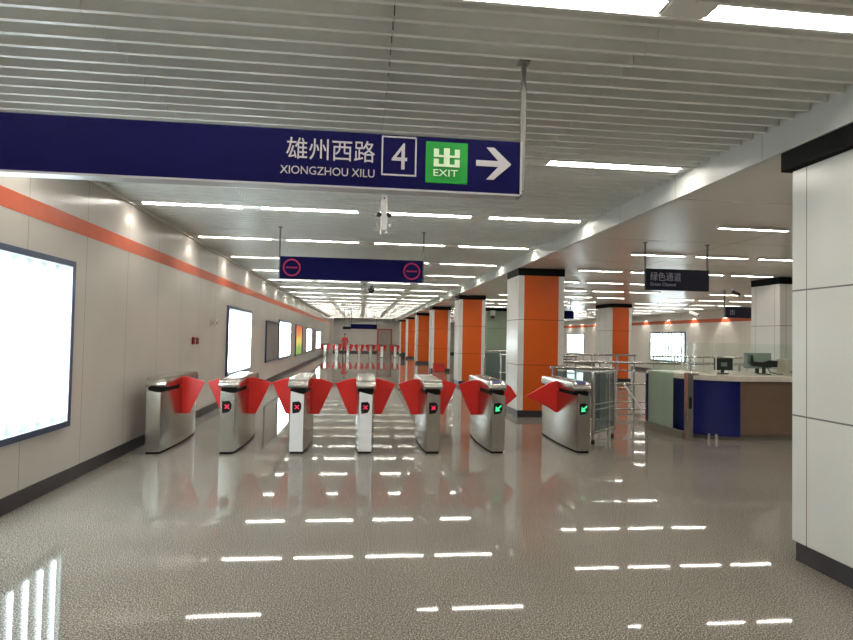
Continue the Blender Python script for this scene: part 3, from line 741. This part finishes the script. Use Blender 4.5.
b = MB(); b.box(-0.06, 0.1, -0.07, 0.08, 0, 0.018); b.build('stand_base', 'device_black', t, bevel=0.004)
b = MB(); b.tube([(0.06, 0, 0.14), (0.1, -0.03, 0.04), (0.22, -0.06, 0.009), (0.30, -0.08, 0.009)], 0.008, 8); b.build('cable', 'rubber', t, smooth=True)
t = thing('desktop_monitor', 'grey-green back of a monitor behind the black tilted screen', 'monitor', (7.08, 9.72, 1.05 - 0.0))
b = MB(); b.box(-0.25, 0.25, -0.02, 0.04, 0.09, 0.37); b.build('housing', 'device_teal', t, bevel=0.01)
b = MB(); b.tube([(0, 0.02, 0.0), (0, 0.02, 0.12)], 0.035, 12); b.build('stand', 'device_black', t)
t = thing('service_desk', 'low pale inner desk behind the counter screen', 'desk', (7.0, 9.95, 0))
b = MB(); b.box(-0.6, 2.1, -0.33, 0.33, 1.0, 1.05); b.build('desk_top', 'counter_top', t)
for x in (-0.55, 2.02):
    b = MB(); b.box(x, x + 0.04, -0.3, 0.3, 0, 1.0); b.build('side_board', 'counter_brown', t)
t = thing('beige_machine', 'beige boxy machine on the counter next to the white column', 'machine', (7.56, 9.46, 1.05))
b = MB(); b.box(-0.17, 0.25, -0.05, 0.2, 0, 0.27); b.build('case', 'device_beige', t, bevel=0.012)
b = MB(); b.box(-0.1, 0.16, -0.054, -0.05, 0.04, 0.06); b.build('slot', 'device_black', t)

# ------------------------------------------------------------------ far details
t = thing('extinguisher_box', 'red extinguisher box at the foot of an orange column', 'fire equipment', (3.55, 26.6, 0))
b = MB(); b.box(-0.26, 0.26, -0.15, 0.15, 0.02, 0.34); b.build('case', 'red_paint', t, bevel=0.02)
b = MB(); b.box(-0.27, 0.27, -0.16, 0.16, 0.34, 0.38); b.build('lid', 'red_paint', t, bevel=0.01)
b = MB(); b.box(-0.2, 0.2, -0.12, 0.12, 0, 0.02); b.build('foot', 'rubber', t)
t = thing('litter_bin', 'small black litter bin beside a distant orange column', 'bin', (2.95, 41.5, 0))
b = MB(); b.tube([(0, 0, 0), (0, 0, 0.42)], [0.13, 0.16], 16); b.build('body', 'device_black', t, smooth=True)
b = MB(); b.tube([(0, 0, 0.42), (0, 0, 0.46)], 0.165, 16); b.build('rim', 'rubber', t, smooth=True)
# framed opening in the end wall
m_ = MB(); m_.box(1.45, 1.58, YE - 0.12, YE, 0, 2.3); m_.box(2.75, 2.88, YE - 0.12, YE, 0, 2.3); m_.box(1.45, 2.88, YE - 0.12, YE, 2.2, 2.32); d = struct(m_.build('door_1', 'far_red'))
m_ = MB(); m_.box(1.58, 2.75, YE - 0.05, YE, 0, 2.2); m_.build('door_leaf', 'door_grey', d)
m_ = MB(); m_.tube([(2.62, YE - 0.09, 0.95), (2.62, YE - 0.09, 1.2)], 0.02, 8); m_.build('door_handle', 'rail_steel', d)
m_ = MB(); m_.box(XL, XL + 0.35, YE - 2.2, YE - 1.8, 0, ZS); struct(m_.build('wall_return', 'wall_panel_far'))

# ------------------------------------------------------------------ person behind the far gates
P = thing('person', 'person in a red top and dark trousers standing behind the distant gates', 'person', (-1.32, 45.6, 0))
V = {'pel': (0, 0, .95), 'wai': (0, 0, 1.08), 'che': (0, -.01, 1.28), 'nk0': (0, 0, 1.43), 'nk1': (0, -.01, 1.50), 'hd0': (0, -.015, 1.57), 'hd1': (0, -.01, 1.67),
     'sL': (-.17, 0, 1.39), 'eL': (-.24, -.02, 1.13), 'wL': (-.21, -.16, .93), 'hL': (-.2, -.21, .86), 'sR': (.17, 0, 1.39), 'eR': (.25, -.01, 1.12), 'wR': (.2, -.17, .96), 'hR': (.16, -.23, .93),
     'pL': (-.09, 0, .90), 'kL': (-.11, -.02, .50), 'aL': (-.12, .02, .08), 'tL': (-.13, -.14, .04), 'pR': (.09, 0, .90), 'kR': (.11, -.02, .50), 'aR': (.12, .02, .08), 'tR': (.13, -.14, .04)}
Rr = {'pel': .13, 'wai': .125, 'che': .145, 'nk0': .07, 'nk1': .055, 'hd0': .08, 'hd1': .088, 'sL': .065, 'eL': .047, 'wL': .035, 'hL': .035, 'sR': .065, 'eR': .047, 'wR': .035, 'hR': .035,
      'pL': .1, 'kL': .065, 'aL': .045, 'tL': .035, 'pR': .1, 'kR': .065, 'aR': .045, 'tR': .035}
E_ = [('pel', 'wai'), ('wai', 'che'), ('che', 'nk0'), ('nk0', 'nk1'), ('nk1', 'hd0'), ('hd0', 'hd1'), ('che', 'sL'), ('sL', 'eL'), ('eL', 'wL'), ('wL', 'hL'), ('che', 'sR'), ('sR', 'eR'), ('eR', 'wR'), ('wR', 'hR'),
      ('pel', 'pL'), ('pL', 'kL'), ('kL', 'aL'), ('aL', 'tL'), ('pel', 'pR'), ('pR', 'kR'), ('kR', 'aR'), ('aR', 'tR')]
# five short finger chains per hand
for s, h in (('L', 'hL'), ('R', 'hR')):
    hx, hy, hz = V[h]; k = -1 if s == 'L' else 1
    for i in range(5):
        n1, n2 = 'f%s%d' % (s, i), 'g%s%d' % (s, i)
        if i == 4: p1, p2 = (hx - k * .035, hy - .02, hz), (hx - k * .05, hy - .05, hz - .01)
        else: p1, p2 = (hx + (i - 1.5) * .018, hy - .045, hz - .02), (hx + (i - 1.5) * .019, hy - .065 - .004 * (i == 1), hz - .05)
        V[n1], V[n2] = p1, p2; Rr[n1], Rr[n2] = .010, .008; E_ += [(h, n1), (n1, n2)]
keys = list(V); idx = {k: i for i, k in enumerate(keys)}
me = bpy.data.meshes.new('body'); me.from_pydata([V[k] for k in keys], [(idx[a], idx[b2]) for a, b2 in E_], [])
o = bpy.data.objects.new('body', me); C.objects.link(o)
sk = o.modifiers.new('Skin', 'SKIN')
for i, k in enumerate(keys):
    me.skin_vertices[0].data[i].radius = (Rr[k], Rr[k]); me.skin_vertices[0].data[i].use_root = (k == 'pel')
ss = o.modifiers.new('Sub', 'SUBSURF'); ss.levels = 2; ss.render_levels = 2
bpy.context.view_layer.update()
bm_ = bpy.data.meshes.new_from_object(o.evaluated_get(bpy.context.evaluated_depsgraph_get())); bpy.data.objects.remove(o)
bm_.materials.clear()
for n in ('skin', 'shirt_red', 'trousers', 'rubber'): bm_.materials.append(MATS[n])
for p in bm_.polygons:
    c = p.center; p.use_smooth = True
    if c.z > 1.46 or (abs(c.x) > 0.12 and c.y < -0.13 and 0.7 < c.z < 1.0): p.material_index = 0
    elif c.z > 0.93 or (abs(c.x) > 0.17 and c.z > 0.8): p.material_index = 1
    elif c.z > 0.1: p.material_index = 2
    else: p.material_index = 3
o = bpy.data.objects.new('body', bm_); C.objects.link(o); o.parent = P
b = MB(); b.ball((0, 0.015, 1.655), 0.098, (0.92, 1.02, 1.0), 16, 10)
for v_ in [v_ for v_ in b.bm.verts if v_.co.y < -0.045 and v_.co.z < 1.70]: v_.co.y = -0.04
b.build('hair', 'hair', P, smooth=True)
b = MB(); b.ball((0, -0.105, 1.615), 0.016, (0.8, 1, 1.3)); b.build('nose', 'skin', P, smooth=True)

# ------------------------------------------------------------------ world, camera, view
w = bpy.data.worlds.new('World'); bpy.context.scene.world = w; w.use_nodes = True
bg = w.node_tree.nodes['Background']; bg.inputs[0].default_value = (0.5, 0.5, 0.5, 1); bg.inputs[1].default_value = 0.02

f_, VX, VY, RHO, CX, CY = 580.0, 362.0, 336.0, 0.02, 426.5, 320.0
cr, sr = math.cos(RHO), math.sin(RHO)
dx, dy = VX - CX, VY - CY
vx, vy = dx * cr + dy * sr, -dx * sr + dy * cr
Yc = Vector((vx, vy, f_)).normalized(); Uc = Vector((0, -Yc.z, Yc.y)).normalized(); Xc = Yc.cross(Uc)
if Xc.x < 0: Xc = -Xc
row = [Vector((Xc[i], Yc[i], Uc[i])) for i in range(3)]
right = row[0] * cr - row[1] * sr; down = row[0] * sr + row[1] * cr; fwd = row[2]
mw = Matrix((( right.x, -down.x, -fwd.x, 0), (right.y, -down.y, -fwd.y, 0), (right.z, -down.z, -fwd.z, 1.58), (0, 0, 0, 1)))
cd = bpy.data.cameras.new('camera'); cam = bpy.data.objects.new('camera', cd); C.objects.link(cam)
cd.sensor_width = 36; cd.sensor_fit = 'HORIZONTAL'; cd.lens = f_ * 36 / 853; cd.clip_start = 0.05; cd.clip_end = 200
cam.matrix_world = mw
sc = bpy.context.scene; sc.camera = cam
sc.view_settings.view_transform = 'Standard'; sc.view_settings.look = 'None'; sc.view_settings.gamma = 1; sc.view_settings.use_curve_mapping = False
sc.view_settings.exposure = 0.16
sc.cycles.max_bounces = 12; sc.cycles.transparent_max_bounces = 48; sc.cycles.diffuse_bounces = 5; sc.cycles.sample_clamp_indirect = 6
